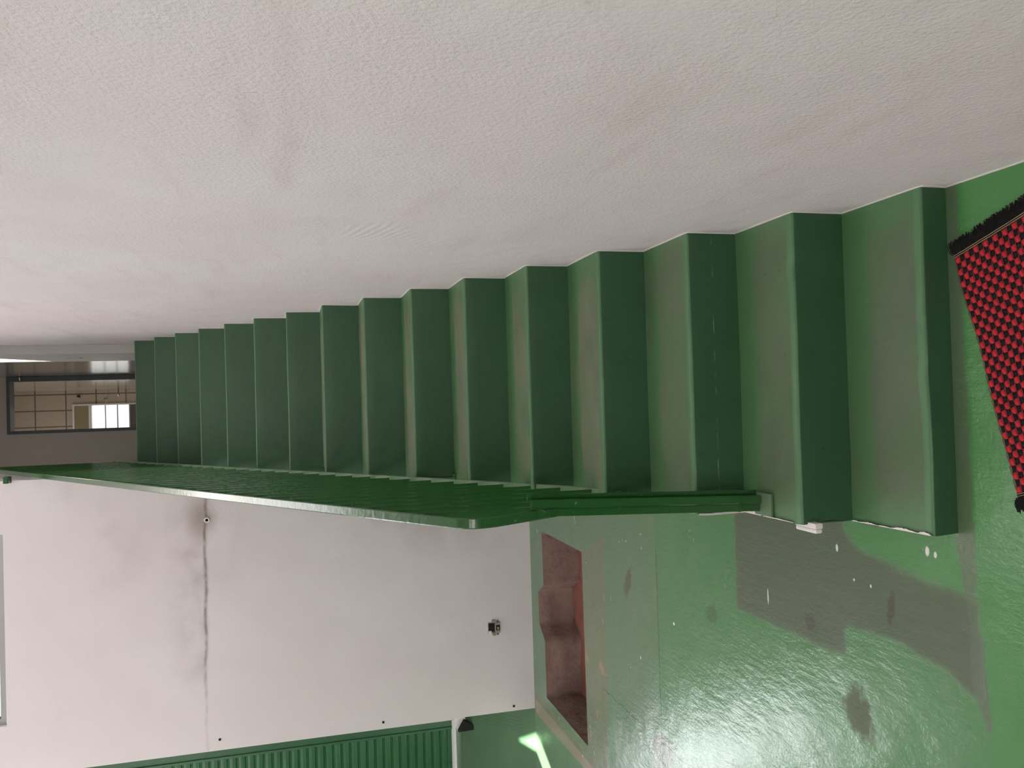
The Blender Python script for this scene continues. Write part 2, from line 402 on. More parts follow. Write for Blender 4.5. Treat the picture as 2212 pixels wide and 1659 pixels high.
# pit outline on the floor (counter-clockwise)
PIT = [(-0.937, 4.668), (-0.937, 5.495), (-1.31, 5.487), (-1.385, 5.628), (-1.605, 5.615), (-1.69, 5.492), (-2.08, 5.49), (-2.08, 4.66)]
def poly_sdf(P, pts):
    """signed distance (negative inside) of points to polygon"""
    x, y = pts[:, 0], pts[:, 1]
    d = np.full(len(pts), 1e9); ins = np.zeros(len(pts), bool)
    n = len(P)
    for i in range(n):
        ax, ay = P[i]; bx, by = P[(i+1) % n]
        ex, ey = bx-ax, by-ay
        t = np.clip(((x-ax)*ex+(y-ay)*ey)/(ex*ex+ey*ey), 0, 1)
        d = np.minimum(d, (x-ax-t*ex)**2+(y-ay-t*ey)**2)
        c = ((ay > y) != (by > y))
        with np.errstate(divide='ignore', invalid='ignore'):
            xi = (bx-ax)*(y-ay)/(by-ay if by != ay else 1e-12)+ax
        ins ^= c & (x < xi)
    d = np.sqrt(d); d[ins] *= -1
    return d
WEAR = [(-0.44, 2.87), (-0.842, 2.875), (-0.838, 2.684), (-0.839, 2.284), (-0.822, 2.224), (-0.735, 2.219), (-0.722, 1.97), (-0.752, 1.802), (-0.80, 1.69),
        (-0.545, 1.70), (-0.52, 1.941), (-0.489, 2.154), (-0.442, 2.212), (-0.38, 2.215), (-0.36, 2.8)]
BRIGHT = [(-0.36, 2.215), (-0.434, 2.207), (-0.482, 2.153), (-0.5, 1.94), (-0.53, 1.70), (-1.1, 1.66), (-1.2, 1.0), (0.6, 1.0), (0.6, 1.9), (-0.3, 1.9)]
STRIP = [(0.52, 1.76), (0.52, 1.715), (-0.2, 1.705), (-0.56, 1.70), (-0.86, 1.665), (-0.86, 1.69), (-0.75, 1.725), (-0.56, 1.73), (-0.42, 1.76)]
BAND = [(-0.78, 4.30), (-0.935, 4.66), (-0.95, 4.68), (-2.12, 4.70), (-2.12, 5.75), (-2.20, 5.75), (-2.20, 4.30)]
BL = [(-2.17, 4.30), (-2.19, 5.8), (-2.29, 5.8), (-2.225, 4.30)]

def build_floor():
    xs = np.arange(-3.0, 0.501, 0.025); ys = np.arange(1.0, 5.80, 0.025)
    pts = [(-4.2, -2.5), (XW, -2.5), (XW, 5.8), (-4.2, 5.8)]
    k0 = len(pts); pts += PIT
    edges = [(0, 1), (1, 2), (2, 3), (3, 0)] + [(k0+i, k0+(i+1) % len(PIT)) for i in range(len(PIT))]
    g = np.array([(x, y) for x in xs for y in ys])
    g = g[np.abs(poly_sdf(PIT, g)) > 0.008]
    pts += [tuple(p) for p in g]
    V, E, F, *_ = delaunay_2d_cdt([Vector(p) for p in pts], edges, [], 1, 1e-5)
    V = np.array([tuple(v) for v in V])
    cen = np.array([V[list(f)].mean(0) for f in F])
    keep = poly_sdf(PIT, cen) > 0
    F = [tuple(f) for f, k in zip(F, keep) if k]
    me = bpy.data.meshes.new('floor')
    me.from_pydata([(v[0], v[1], 0.0) for v in V], [], F); me.update()
    if me.polygons[0].normal.z < 0: me.flip_normals()
    for nm, P in (('wear', WEAR), ('bright', BRIGHT), ('strip', STRIP), ('band', BAND), ('bandline', BL)):
        a = me.attributes.new(nm, 'FLOAT', 'POINT'); a.data.foreach_set('value', poly_sdf(P, V).astype(np.float32))
    o = link('floor', me, M_FLOOR); o['kind'] = 'structure'
build_floor()

def build_pit():
    """lining of the pit: rough mortar sides and a soil bottom"""
    depth = 0.262
    V, F, FM = [], [], []
    nrow = 8
    pts = []
    n = len(PIT)
    for i in range(n):
        a, b = Vector(PIT[i]), Vector(PIT[(i+1) % n])
        k = max(2, int((b-a).length/0.03))
        for j in range(k): pts.append(a.lerp(b, j/k))
    cx, cy = -1.5, 5.1
    for r in range(nrow+1):
        t = r/nrow
        for p in pts:
            z = -depth*t
            nz = noise.noise(Vector((p.x*5, p.y*5, z*8)))*0.022*min(1, t*4) + noise.noise(Vector((p.x*16, p.y*16, z*20)))*0.006*min(1, t*3)
            dx, dy = (p.x-cx), (p.y-cy); L = math.hypot(dx, dy)
            V.append((p.x+dx/L*nz, p.y+dy/L*nz, z))
    m = len(pts)
    for r in range(nrow):
        for i in range(m):
            j = (i+1) % m
            F.append((r*m+i, (r+1)*m+i, (r+1)*m+j, r*m+j))
    root = empty('floor_pit', (0, 0, 0), 'open rectangular pit with rough brown sides in the green floor below the white wall', 'pit')
    pydata('pit_lining', V, F, M_PIT, root, smooth=True)
    # bottom
    xs = np.arange(-2.2, -0.85, 0.035); ys = np.arange(4.55, 5.75, 0.035)
    BV = [(x, y, -depth+0.004+0.018*noise.noise(Vector((x*6, y*6, 0)))+0.006*noise.noise(Vector((x*22, y*22, 3)))) for x in xs for y in ys]
    ny = len(ys)
    BF = [(i*ny+j, (i+1)*ny+j, (i+1)*ny+j+1, i*ny+j+1) for i in range(len(xs)-1) for j in range(ny-1)]
    pydata('pit_bottom', BV, BF, M_SOIL, root, smooth=True)
build_pit()

struct('wall_right', [(XW, XW+0.2, -2.5, 7.064, 0, CEIL)], M_WALL)
# far white wall, with the high window opening
WX0, WX1, WZ0, WZ1 = -1.953, -0.766, 3.405, 4.75
XC = -2.262
def far_wall():
    bm = bmesh.new()
    t = 0.12
    for b in [(XC, WX0, 5.8, 5.8+t, 0, CEIL), (WX1, -0.434, 5.8, 5.8+t, 0, CEIL), (WX0, WX1, 5.8, 5.8+t, 0, WZ0), (WX0, WX1, 5.8, 5.8+t, WZ1, CEIL),
              (-0.56, -0.455, 5.8+t, 6.9, 0, CEIL)]:
        box(bm, *b)
    return tag(obj('wall_far', bm, M_WALL2), kind='structure')
far_wall()
struct('wall_gate', [(-2.49, -2.20, 6.36, 6.50, 0, CEIL), (-4.2, -2.49, 6.36, 6.50, 3.3, CEIL), (-2.262, -2.20, 5.92, 6.36, 0, CEIL), (-4.2, -4.0, 6.36, 6.5, 0, CEIL)], M_WALL3)
struct('wall_left', [(-4.4, -4.2, -2.5, 0.0, 0, CEIL), (-4.215, -4.2, 0.0, 1.8, 2.33, CEIL), (-4.215, -4.2, 0.0, 1.02, 0, 2.33), (-4.215, -4.2, 1.48, 1.8, 0, 2.33),
                     (-4.4, -4.2, 1.8, 6.5, 0, 2.55), (-4.4, -4.2, 1.8, 6.5, 4.45, CEIL), (-4.4, -4.2, 5.1, 6.5, 2.55, 4.45)], M_WALL3)
struct('wall_rear', [(-4.2, XW, -2.7, -2.5, 0, 2.2), (-4.2, XW, -2.7, -2.5, 4.2, CEIL), (-4.2, -3.1, -2.7, -2.5, 2.2, 4.2), (-0.1, XW, -2.7, -2.5, 2.2, 4.2)], M_WALL3)
struct('ceiling', [(-4.4, 0.9, -2.7, 4.7, CEIL, CEIL+0.1), (-4.4, -1.7, 4.7, 5.8, CEIL, CEIL+0.1), (-0.2, 0.9, 4.7, 5.8, CEIL, CEIL+0.1), (-4.4, 0.9, 5.8, 10.7, CEIL, CEIL+0.1), (-1.75, 0.9, 10.6, 13.3, 5.45, 5.55)], M_CEIL)
# ramp rising to the gate
def ramp_():
    V = [(-4.2, 5.8, 0), (-2.10, 5.8, 0), (-2.10, 6.34, 0.45), (-4.2, 6.34, 0.45), (-2.10, 6.44, 0.470), (-4.2, 6.44, 0.470),
         (-4.2, 5.8, -0.1), (-2.10, 5.8, -0.1), (-2.10, 6.44, -0.1), (-4.2, 6.44, -0.1)]
    F = [(0, 1, 2, 3), (3, 2, 4, 5), (7, 6, 9, 8), (0, 6, 7, 1), (1, 7, 8, 4, 2), (0, 3, 5, 9, 6), (5, 4, 8, 9)]
    # subdivided top with a slightly uneven surface
    n, m = 40, 24
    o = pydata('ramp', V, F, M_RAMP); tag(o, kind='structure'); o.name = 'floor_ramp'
ramp_()
struct('sun_blocker', [SHADE[0]], M_GROUND)  # added boxes out of view that only block the sun
struct('sun_blocker', [SHADE[1]], M_GROUND)
struct('floor_outside', [(-9, -1.8, 6.445, 14, 0.3, 0.468)], M_GROUND)

# window in the far wall
def window(name, x0, x1, z0, z1, y, depth, panes, mat_f, mat_g, fr=0.04):
    root = bpy.data.objects.new(name, None); COL.objects.link(root); root.location = (0, 0, 0); root['kind'] = 'structure'
    L = [(x0, x1, y, y+depth, z0, z0+fr), (x0, x1, y, y+depth, z1-fr, z1), (x0, x0+fr, y, y+depth, z0+fr, z1-fr), (x1-fr, x1, y, y+depth, z0+fr, z1-fr)]
    n = panes; w = (x1-x0-2*fr)/n
    for i in range(1, n): L.append((x0+fr+i*w-fr/2, x0+fr+i*w+fr/2, y, y+depth, z0+fr, z1-fr))
    boxes('window_frame', L, mat_f, root)
    for i in range(n):
        a = x0+fr+i*w+(fr/2 if i else 0); b = x0+fr+(i+1)*w-(fr/2 if i < n-1 else 0)
        boxes('window_pane', [(a, b, y+depth/2-0.003, y+depth/2+0.003, z0+fr, z1-fr)], mat_g, root)
    return root
window('window_1', WX0, WX1, WZ0, WZ1, 5.83, 0.05, 3, M_ALU, glass('clear_glass'))

# upper landing
LZ = 2.776
struct('floor_landing', [(-0.43, XW, 6.95, 10.6, LZ-0.12, LZ), (-1.6, -0.43, 6.9, 10.6, LZ-0.12, LZ), (-1.6, 0.75, 10.6, 13.2, LZ-0.12, LZ)], M_STAIR)
def hall_side():
    # side wall of the landing: jogs in from the stair wall, light near part, dark oil paint beyond
    V = [(0.4335, 7.064, LZ-0.1), (0.7, 7.064, LZ-0.1), (0.7, 8.2, LZ-0.1), (0.432, 8.2, LZ-0.1)]
    bm = bmesh.new()
    def prism(P, z0, z1):
        a = [bm.verts.new((x, y, z0)) for x, y in P]; b = [bm.verts.new((x, y, z1)) for x, y in P]
        n = len(P)
        for i in range(n): bm.faces.new((a[i], a[(i+1) % n], b[(i+1) % n], b[i]))
        bm.faces.new(a[::-1]); bm.faces.new(b)
    prism([(0.4335, 7.064), (0.7, 7.064), (0.7, 8.2), (0.432, 8.2)], LZ-0.1, CEIL)
    tag(obj('wall_landing_jamb', bm, M_JAMB), kind='structure')
    bm = bmesh.new()
    def prism2(P, z0, z1):
        a = [bm.verts.new((x, y, z0)) for x, y in P]; b = [bm.verts.new((x, y, z1)) for x, y in P]
        n = len(P)
        for i in range(n): bm.faces.new((a[i], a[(i+1) % n], b[(i+1) % n], b[i]))
        bm.faces.new(a[::-1]); bm.faces.new(b)
    prism2([(0.432, 8.2), (0.7, 8.2), (0.7, 10.6), (0.393, 10.6)], LZ-0.1, CEIL)
    tag(obj('wall_landing_right', bm, M_GLOSSHALL), kind='structure')
hall_side()
DX0, DX1, DZ1 = -0.265, 0.391, 4.806
struct('wall_landing_far', [(-1.6, DX0+0.01, 10.6, 10.7, LZ, CEIL), (DX0+0.01, DX1, 10.6, 10.7, DZ1-0.01, 5.5), (DX1, 0.75, 10.6, 10.7, LZ, CEIL)], M_HALL)
struct('wall_landing_left', [(-1.75, -1.6, 6.7, 13.2, LZ-0.12, 3.9), (-1.75, -1.6, 6.7, 13.2, 4.9, 5.45), (-1.75, -1.6, 6.7, 8.0, 3.9, 4.9), (-1.75, -1.6, 9.6, 11.2, 3.9, 4.9), (-1.75, -1.6, 12.6, 13.2, 3.9, 4.9)], M_HALL)
struct('wall_landing_near', [(-1.6, -0.56, 6.8, 6.9, LZ-0.12, CEIL)], M_HALL)
d = bpy.data.objects.new('door_1', None); COL.objects.link(d); d['kind'] = 'structure'
boxes('door_frame', [(DX0, DX0+0.035, 10.56, 10.72, LZ, DZ1), (DX1-0.055, DX1, 10.56, 10.72, LZ, DZ1), (DX0+0.035, DX1-0.055, 10.56, 10.72, DZ1-0.035, DZ1)], M_FRAME, d)
# kitchen beyond
KX0, KX1, KZ0, KZ1 = -0.36, 0.072, 3.82, 4.70
struct('wall_kitchen_far', [(-1.6, KX0, 13, 13.15, LZ, 5.45), (KX1, 0.75, 13, 13.15, LZ, 5.45), (KX0, KX1, 13, 13.15, LZ, KZ0), (KX0, KX1, 13, 13.15, KZ1, 5.45)], M_TILE)
def kside():
    P = [(0.345, 10.72), (0.75, 10.72), (0.75, 13.0), (0.272, 13.0)]
    bm = bmesh.new()
    a = [bm.verts.new((x, y, LZ)) for x, y in P]; b = [bm.verts.new((x, y, 5.45)) for x, y in P]
    for i in range(4): bm.faces.new((a[i], a[(i+1) % 4], b[(i+1) % 4], b[i]))
    bm.faces.new(a[::-1]); bm.faces.new(b)
    tag(obj('wall_kitchen_right', bm, M_SIDETILE), kind='structure')
kside()
def kitchen_window():
    root = bpy.data.objects.new('window_2', None); COL.objects.link(root); root['kind'] = 'structure'
    f = 0.022
    zt = 4.45
    boxes('window_frame', [(KX0, KX0+f, 12.98, 13.05, KZ0, KZ1), (KX1-f, KX1, 12.98, 13.05, KZ0, KZ1), (KX0+f, KX1-f, 12.98, 13.05, KZ1-f, KZ1),
                           (KX0+f, KX1-f, 12.98, 13.05, KZ0, KZ0+f), (KX0+f, KX1-f, 12.98, 13.05, zt, zt+0.04)], M_WHITEP, root)
    boxes('transom_panel', [(KX0+f, KX1-f, 13.0, 13.02, zt+0.04, KZ1-f)], plain('olive_panel', srgb(150, 136, 104), 0.5), root)
    # three tilting louvre panes
    zs = [4.43, 4.27, 4.11]
    for z in zs:
        bm = bmesh.new()
        box(bm, KX0+f, KX1-f, -0.003, 0.003, -0.15, 0.0)
        bmesh.ops.rotate(bm, verts=bm.verts, cent=(0, 0, 0), matrix=Matrix.Rotation(math.radians(-22), 3, 'X'))
        bmesh.ops.translate(bm, verts=bm.verts, vec=(0, 13.03, z))
        obj('louvre_pane', bm, M_FROST, root)
        boxes('louvre_rail', [(KX0+f, KX1-f, 12.985, 13.0, z-0.168, z-0.152)], M_ALU, root)
    boxes('lower_panel', [(KX0+f, KX1-f, 13.03, 13.05, KZ0+f, 3.95)], plain('grey_brown_panel', srgb(96, 88, 80), 0.5), root)
kitchen_window()

# ------------------------------------------------------------------ staircase
Y = [1.753, 2.065, 2.377, 2.714, 3.049, 3.381, 3.721, 4.053, 4.379, 4.704, 5.03, 5.358, 5.688, 6.017, 6.344, 6.67]
Z = [z+H for z in (-1.545, -1.38, -1.21, -1.036, -0.868, -0.691, -0.514, -0.33, -0.142, 0.041, 0.227, 0.414, 0.599, 0.784, 0.968, 1.155)]
Z[15] = LZ
def XL(y): return -0.386-0.012*(y-2.3)
stair = empty('staircase', (0, 0, 0), 'straight flight of sixteen green-painted concrete steps climbing beside the rough white wall', 'stairs')
def build_step(k):
    y0, z1 = Y[k], Z[k]
    z0 = Z[k-1] if k else 0.0
    y1 = (Y[k+1] if k < 15 else 6.948)
    nx, nr, nt = 44, 5, 9
    r = 0.010
    prof = []                                  # (y, z, wear with painted shadow, edge) going up the riser and back over the tread
    for i in range(nr): prof.append((y0, z0-0.001+(z1-r-z0+0.001)*i/(nr-1), 0, 0))
    for i in range(1, 4):
        a = i/4*PI/2; prof.append((y0+r-r*math.cos(a), z1-r+r*math.sin(a), 0, 1.0 if i > 1 else .5))
    run = y1-y0
    ew = 0.014
    rows = [(r, 0.3, 1.0), (r+ew, 0.3, 1.0), (r+ew+0.004, 0.95, 0.0), (run*0.3, 1.0, 0), (run*0.45, 1.0, 0), (run*0.58, 1.0, 0), (run*0.64, 0.95, 0), (run*0.69, 0.42, 0), (run*0.85, 0.45, 0), (run+0.002, 0.45, 0)]  # low last rows paint the riser's shadow stripe into the tread colour
    for d, w, e in rows: prof.append((y0+d, z1, w, e))
    V = []; wear = []; edge = []
    for i in range(nx+1):
        t = i/nx
        for (yy, zz, w, e) in prof:
            xl = XL(yy)
            x = xl+(XW-0.0005-xl)*t
            amp = 1.0
            s = Vector((x*2.2, k*3.7, 0)); wob = noise.noise(s)*0.0065+noise.noise(Vector((x*9, k*3.7, 5)))*0.0018
            up = (zz-z0)/(z1-z0)
            dy = wob*max(0, min(1, up))
            dz = noise.noise(Vector((x*1.8, yy*2, k*1.3)))*0.004*max(0, min(1, up))
            chip = 0
            if k == 0 and up > 0.5:
                chip = 0.010*max(0, noise.noise(Vector((x*14, 1.3, 0))))*(1 if -0.25 < x < 0.15 else 0.2)
            if k == 1 and up > 0.5: chip = 0.016*max(0, 1-abs(x-0.345)/0.045)*(0.6+0.6*noise.noise(Vector((x*50, 2, 0))))
            if t == 0: x += noise.noise(Vector((yy*11, zz*11, 2)))*(0.010 if yy < 5.2 else 0.0)-(0.002 if yy < 5.2 else -0.002)
            V.append((x, yy+dy+chip, zz+dz-chip*0.5 if yy < y0+0.02 else zz+dz))
            side = min(1, max(0, min(t, 1-t)/0.13))
            wear.append(w*(0.35+0.65*side)); edge.append(e)
    n = len(prof); F = []
    for i in range(nx):
        for j in range(n-1): F.append((i*n+j, (i+1)*n+j, (i+1)*n+j+1, i*n+j+1))
    base = len(V)
    # closed body below
    for i in range(nx+1):
        x = V[i*n][0]; V += [(x, y0, 0.0), (XL(y1)+(XW-.0005-XL(y1))*i/nx, y1+0.002, 0.0)]; wear += [0, 0]; edge += [0, 0]
    for i in range(nx):
        a = base+2*i; b = base+2*(i+1)
        F.append((a, b, (i+1)*n, i*n)); F.append((i*n+n-1, (i+1)*n+n-1, b+1, a+1)); F.append((a+1, b+1, b, a))
    F.append(tuple([base]+[j for j in range(n)]+[base+1])[::-1])
    F.append(tuple([base+2*nx]+[nx*n+j for j in range(n)]+[base+2*nx+1]))
    me = bpy.data.meshes.new('step'); me.from_pydata(V, [], F); me.update()
    bm = bmesh.new(); bm.from_mesh(me); bmesh.ops.recalc_face_normals(bm, faces=bm.faces); bm.to_mesh(me); bm.free()
    a = me.attributes.new('wear', 'FLOAT', 'POINT'); a.data.foreach_set('value', np.array(wear, np.float32))
    a = me.attributes.new('edge', 'FLOAT', 'POINT'); a.data.foreach_set('value', np.array(edge, np.float32))
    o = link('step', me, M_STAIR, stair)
    for p in me.polygons:
        if len(p.vertices) == 4: p.use_smooth = True
    me.set_sharp_from_angle(angle=math.radians(50))
    return o
for k in range(16): build_step(k)

# ragged white line of wall paint along the steps
def caulk():
    bm = bmesh.new()
    path = []
    for k in range(16):
        z0 = Z[k-1] if k else 0.0
        for t in np.linspace(0, 1, 14): path.append((Y[k], z0+(Z[k]-z0)*t, 0))
        y1 = Y[k+1] if k < 15 else 7.05
        for t in np.linspace(0, 1, 18)[1:-1]: path.append((Y[k]+(y1-Y[k])*t, Z[k], 1))
    path = [(-0.0, 0, 1)]+[(t, 0, 1) for t in np.linspace(0.05, 1.74, 60)]+path
    prev = None
    for i, (y, z, tread) in enumerate(path):
        w = 0.004+0.007*max(0, noise.noise(Vector((y*11, z*11, 1)))+0.30)+0.002*abs(noise.noise(Vector((y*60, z*60, 4))))
        if tread: p = [(XW-0.001-0.0015, y, z+0.0005), (XW-0.001, y, z+w)]
        else: p = [(XW-0.001-0.0015, y-0.0005, z), (XW-0.001, y-w, z)]
        a = bm.verts.new(p[0]); b = bm.verts.new(p[1]); c = bm.verts.new((XW+0.002, p[1][1], p[1][2])); 
        if prev:
            bm.faces.new((prev[0], a, b, prev[1])); bm.faces.new((prev[1], b, c, prev[2]))
        prev = (a, b, c)
    o = obj('trim_1', bm, M_CAULK); o['kind'] = 'structure'
caulk()
# white plaster showing along the chipped open edge of the lowest steps
def chips():
    for (y0, y1, z, w) in [(1.80, 1.90, Z[0], 0.007), (1.753, 1.80, Z[0], 0.009), (1.95, 2.03, Z[0], 0.004), (2.27, 2.374, Z[1], 0.010), (2.10, 2.26, Z[1], 0.003), (1.90, 1.955, Z[0], 0.003), (2.03, 2.062, Z[0], 0.003)]:
        n = 14; bm = bmesh.new()
        prev = None
        for i in range(n+1):
            y = y0+(y1-y0)*i/n; t = i/n
            ww = w*math.sin(PI*max(.05, min(.95, t)))*(0.6+0.8*abs(noise.noise(Vector((y*60, z, 0)))))
            a = bm.verts.new((XL(y)-0.004, y, z+0.0055)); b = bm.verts.new((XL(y)-0.003+ww, y, z+0.0065)); c = bm.verts.new((XL(y)-0.005, y, z-0.012))
            if prev: bm.faces.new((prev[0], prev[1], b, a)); bm.faces.new((prev[2], prev[0], a, c))
            prev = (a, b, c)
        obj('plaster_chip', bm, M_CAULK, stair)['label'] = 'white plaster chip'
chips()

def riser_chip():
    bm = bmesh.new(); prev = None
    for i in range(19):
        t = i/18; z = Z[1]+0.006+(Z[2]-Z[1]-0.014)*t
        w = 0.0035+0.004*max(0, noise.noise(Vector((z*40, 3, 0)))+0.3)*(1-t*0.6)
        x = XL(2.377)+noise.noise(Vector((2.377*11, z*11, 2)))*0.010-0.004
        a = bm.verts.new((x-0.002, 2.372, z)); b = bm.verts.new((x+w, 2.3735, z)); c = bm.verts.new((x-0.003, 2.385, z))
        if prev: bm.faces.new((prev[0], prev[1], b, a)); bm.faces.new((prev[2], prev[0], a, c))
        prev = (a, b, c)
    obj('plaster_chip', bm, M_CAULK, stair)['label'] = 'white plaster chip'
riser_chip()

# ------------------------------------------------------------------ railing
def XR(y): return -0.345-0.0163*(y-2.2)
def ZH(y): return 1.177+0.5776*(y-2.215)        # handrail
def ZB(y): return 0.524+0.580*(y-2.687)        # bottom rail
rail = empty('stair_railing', (0, 0, 0), 'glossy green steel railing of close-set upright bars along the open side of the stairs', 'railing')
def handrail():
    bm = bmesh.new()
    P = []
    for y in np.linspace(7.2, 2.25, 40): P.append((XR(y), y, ZH(y)))
    # bend down at the end of the slope, then curl back under
    y0, z0 = 2.25, ZH(2.25)
    ang0 = math.atan(0.5776); R = 0.068
    # direction of travel is (-cos, -sin); turn towards straight down
    cy, cz = y0-0, z0
    d0 = PI+ang0
    y, z = y0, z0; ang = d0
    steps = 12
    tgt = 1.5*PI+0.28
    for i in range(steps):
        ang += (tgt-d0)/steps
        y += math.cos(ang)*R*(tgt-d0)/steps; z += math.sin(ang)*R*(tgt-d0)/steps
        P.append((XR(2.2), y, z))
    for i in range(8):
        z -= 0.0270; y += 0.0078; P.append((XR(2.2)+0.0012*i, y, z))
    for i in range(6):
        ang += PI*0.5/6; y += math.cos(ang)*0.003; z += math.sin(ang)*0.003
        P.append((XR(2.2)+0.0090, y, z))
    sweep(bm, P, rprof(0.030, 0.008, 0.003))
    e = P[-1]; cyl(bm, (e[0]-0.015, e[1], e[2]), (e[0]+0.015, e[1], e[2]), 0.0075, 16)
    obj('handrail', bm, M_RAIL, rail, smooth=False)
    return P[-1]
hend = handrail()
print('handrail end', hend)
bm = bmesh.new(); sweep(bm, [(XR(y)+dx, y, ZB(y)) for y, dx in ((2.30, -0.014), (2.65, -0.010), (2.85, 0.002), (3.4, 0.004), (4.5, 0.004), (5.6, 0.004), (6.6, 0.004), (6.95, 0.004))], rprof(0.036, 0.008)); obj('bottom_rail', bm, M_FOOT, rail)
def baluster_mesh():
    bm = bmesh.new(); box(bm, -0.0125, 0.0125, -0.004, 0.004, 0.0, 1.0); 
    me = bpy.data.meshes.new('baluster'); bm.to_mesh(me); bm.free(); me.materials.append(M_RAIL); return me
y = 2.815; ys = []
while y < 7.0: ys.append(y); y += 0.1315
y = 2.815-0.1315
while y > 2.33: ys.append(y); y -= 0.1315
for y in sorted(ys):
    h = ZH(y)-ZB(y)-0.004
    bm = bmesh.new()
    vs = []
    w, t = 0.0115, 0.006
    for (dz, base) in ((0, ZB(y)+0.002), (0, ZH(y)-0.003)):
        pass
    L = []
    for top in (0, 1):
        for dy in (-t, t):
            zz = (ZH(y+dy)-0.003) if top else (ZB(y+dy)+0.002)
            for dx in (-w, w): L.append(bm.verts.new((XR(y)+dx, y+dy, zz)))
    for f in [(0,2,3,1),(4,5,7,6),(0,1,5,4),(2,6,7,3),(0,4,6,2),(1,3,7,5)]: bm.faces.new([L[i] for i in f])
    obj('baluster', bm, M_RAIL, rail)
# end post: two flat bars side by side and one behind, on a foot plate
def lean(bm, x0, x1, y0, y1, z0, z1, dx):
    vs = []
    for z, s in ((z0, 0), (z1, dx)):
        for y in (y0, y1):
            for x in (x0, x1): vs.append(bm.verts.new((x+s, y, z)))
    for f in [(0,2,3,1),(4,5,7,6),(0,1,5,4),(2,6,7,3),(0,4,6,2),(1,3,7,5)]: bm.faces.new([vs[i] for i in f])
def post():
    pz = Z[1]
    bm = bmesh.new(); lean(bm, -0.3740, -0.3512, 2.264, 2.272, pz+0.012, 0.985, 0.030)
    es = bm.edges[:]; bmesh.ops.bevel(bm, geom=es, offset=0.002, segments=2, affect='EDGES'); p = obj('end_post', bm, M_RAIL, rail)
    bm = bmesh.new(); lean(bm, -0.3484, -0.3245, 2.254, 2.264, pz+0.012, 0.985, 0.030)
    es = bm.edges[:]; bmesh.ops.bevel(bm, geom=es, offset=0.002, segments=2, affect='EDGES'); obj('end_post', bm, M_RAIL, rail)
    bm = bmesh.new(); lean(bm, -0.3300, -0.3110, 2.285, 2.295, pz+0.012, 0.985, 0.028); obj('end_post', bm, M_RAIL, rail)
    bm = bmesh.new(); box(bm, -0.386, -0.316, 2.206, 2.296, pz+0.002, pz+0.012, bev=0.002); f = obj('foot_plate', bm, M_FOOT, rail)
    # weld between post and handrail curl
    bm = bmesh.new(); cyl(bm, (-0.330, 2.236, 0.94), (-0.330, 2.262, 0.94), 0.007); obj('stub_bar', bm, M_RAIL, rail)
post()
for k, yy in ((3, 3.14), (5, 3.71), (8, 4.62), (10, 5.20), (12, 5.86), (14, 6.50), (15, 6.85)):
    z0 = Z[k]
    x = XR(yy)
    bm = bmesh.new(); box(bm, x-0.010, x+0.012, yy-0.004, yy+0.004, z0+0.008, ZB(yy)+0.002); l = obj('leg', bm, M_RAIL, rail)
    bm = bmesh.new(); box(bm, x-0.014, x+0.030, yy-0.028, yy+0.012, z0+0.0005, z0+0.010, bev=0.002); obj('foot_plate', bm, M_RAIL, l)
    bm = bmesh.new(); cyl(bm, (x+0.022, yy-0.012, z0+0.008), (x+0.022, yy-0.012, z0+0.014), 0.006, 6); obj('bolt', bm, M_RAIL, l)
# fixing lug to the far wall
bm = bmesh.new(); box(bm, -0.447, -0.405, 5.74, 5.802, 3.352, 3.382, bev=0.004); box(bm, -0.447, -0.405, 5.794, 5.802, 3.35, 3.385); obj('wall_bracket', bm, M_RAIL, rail)

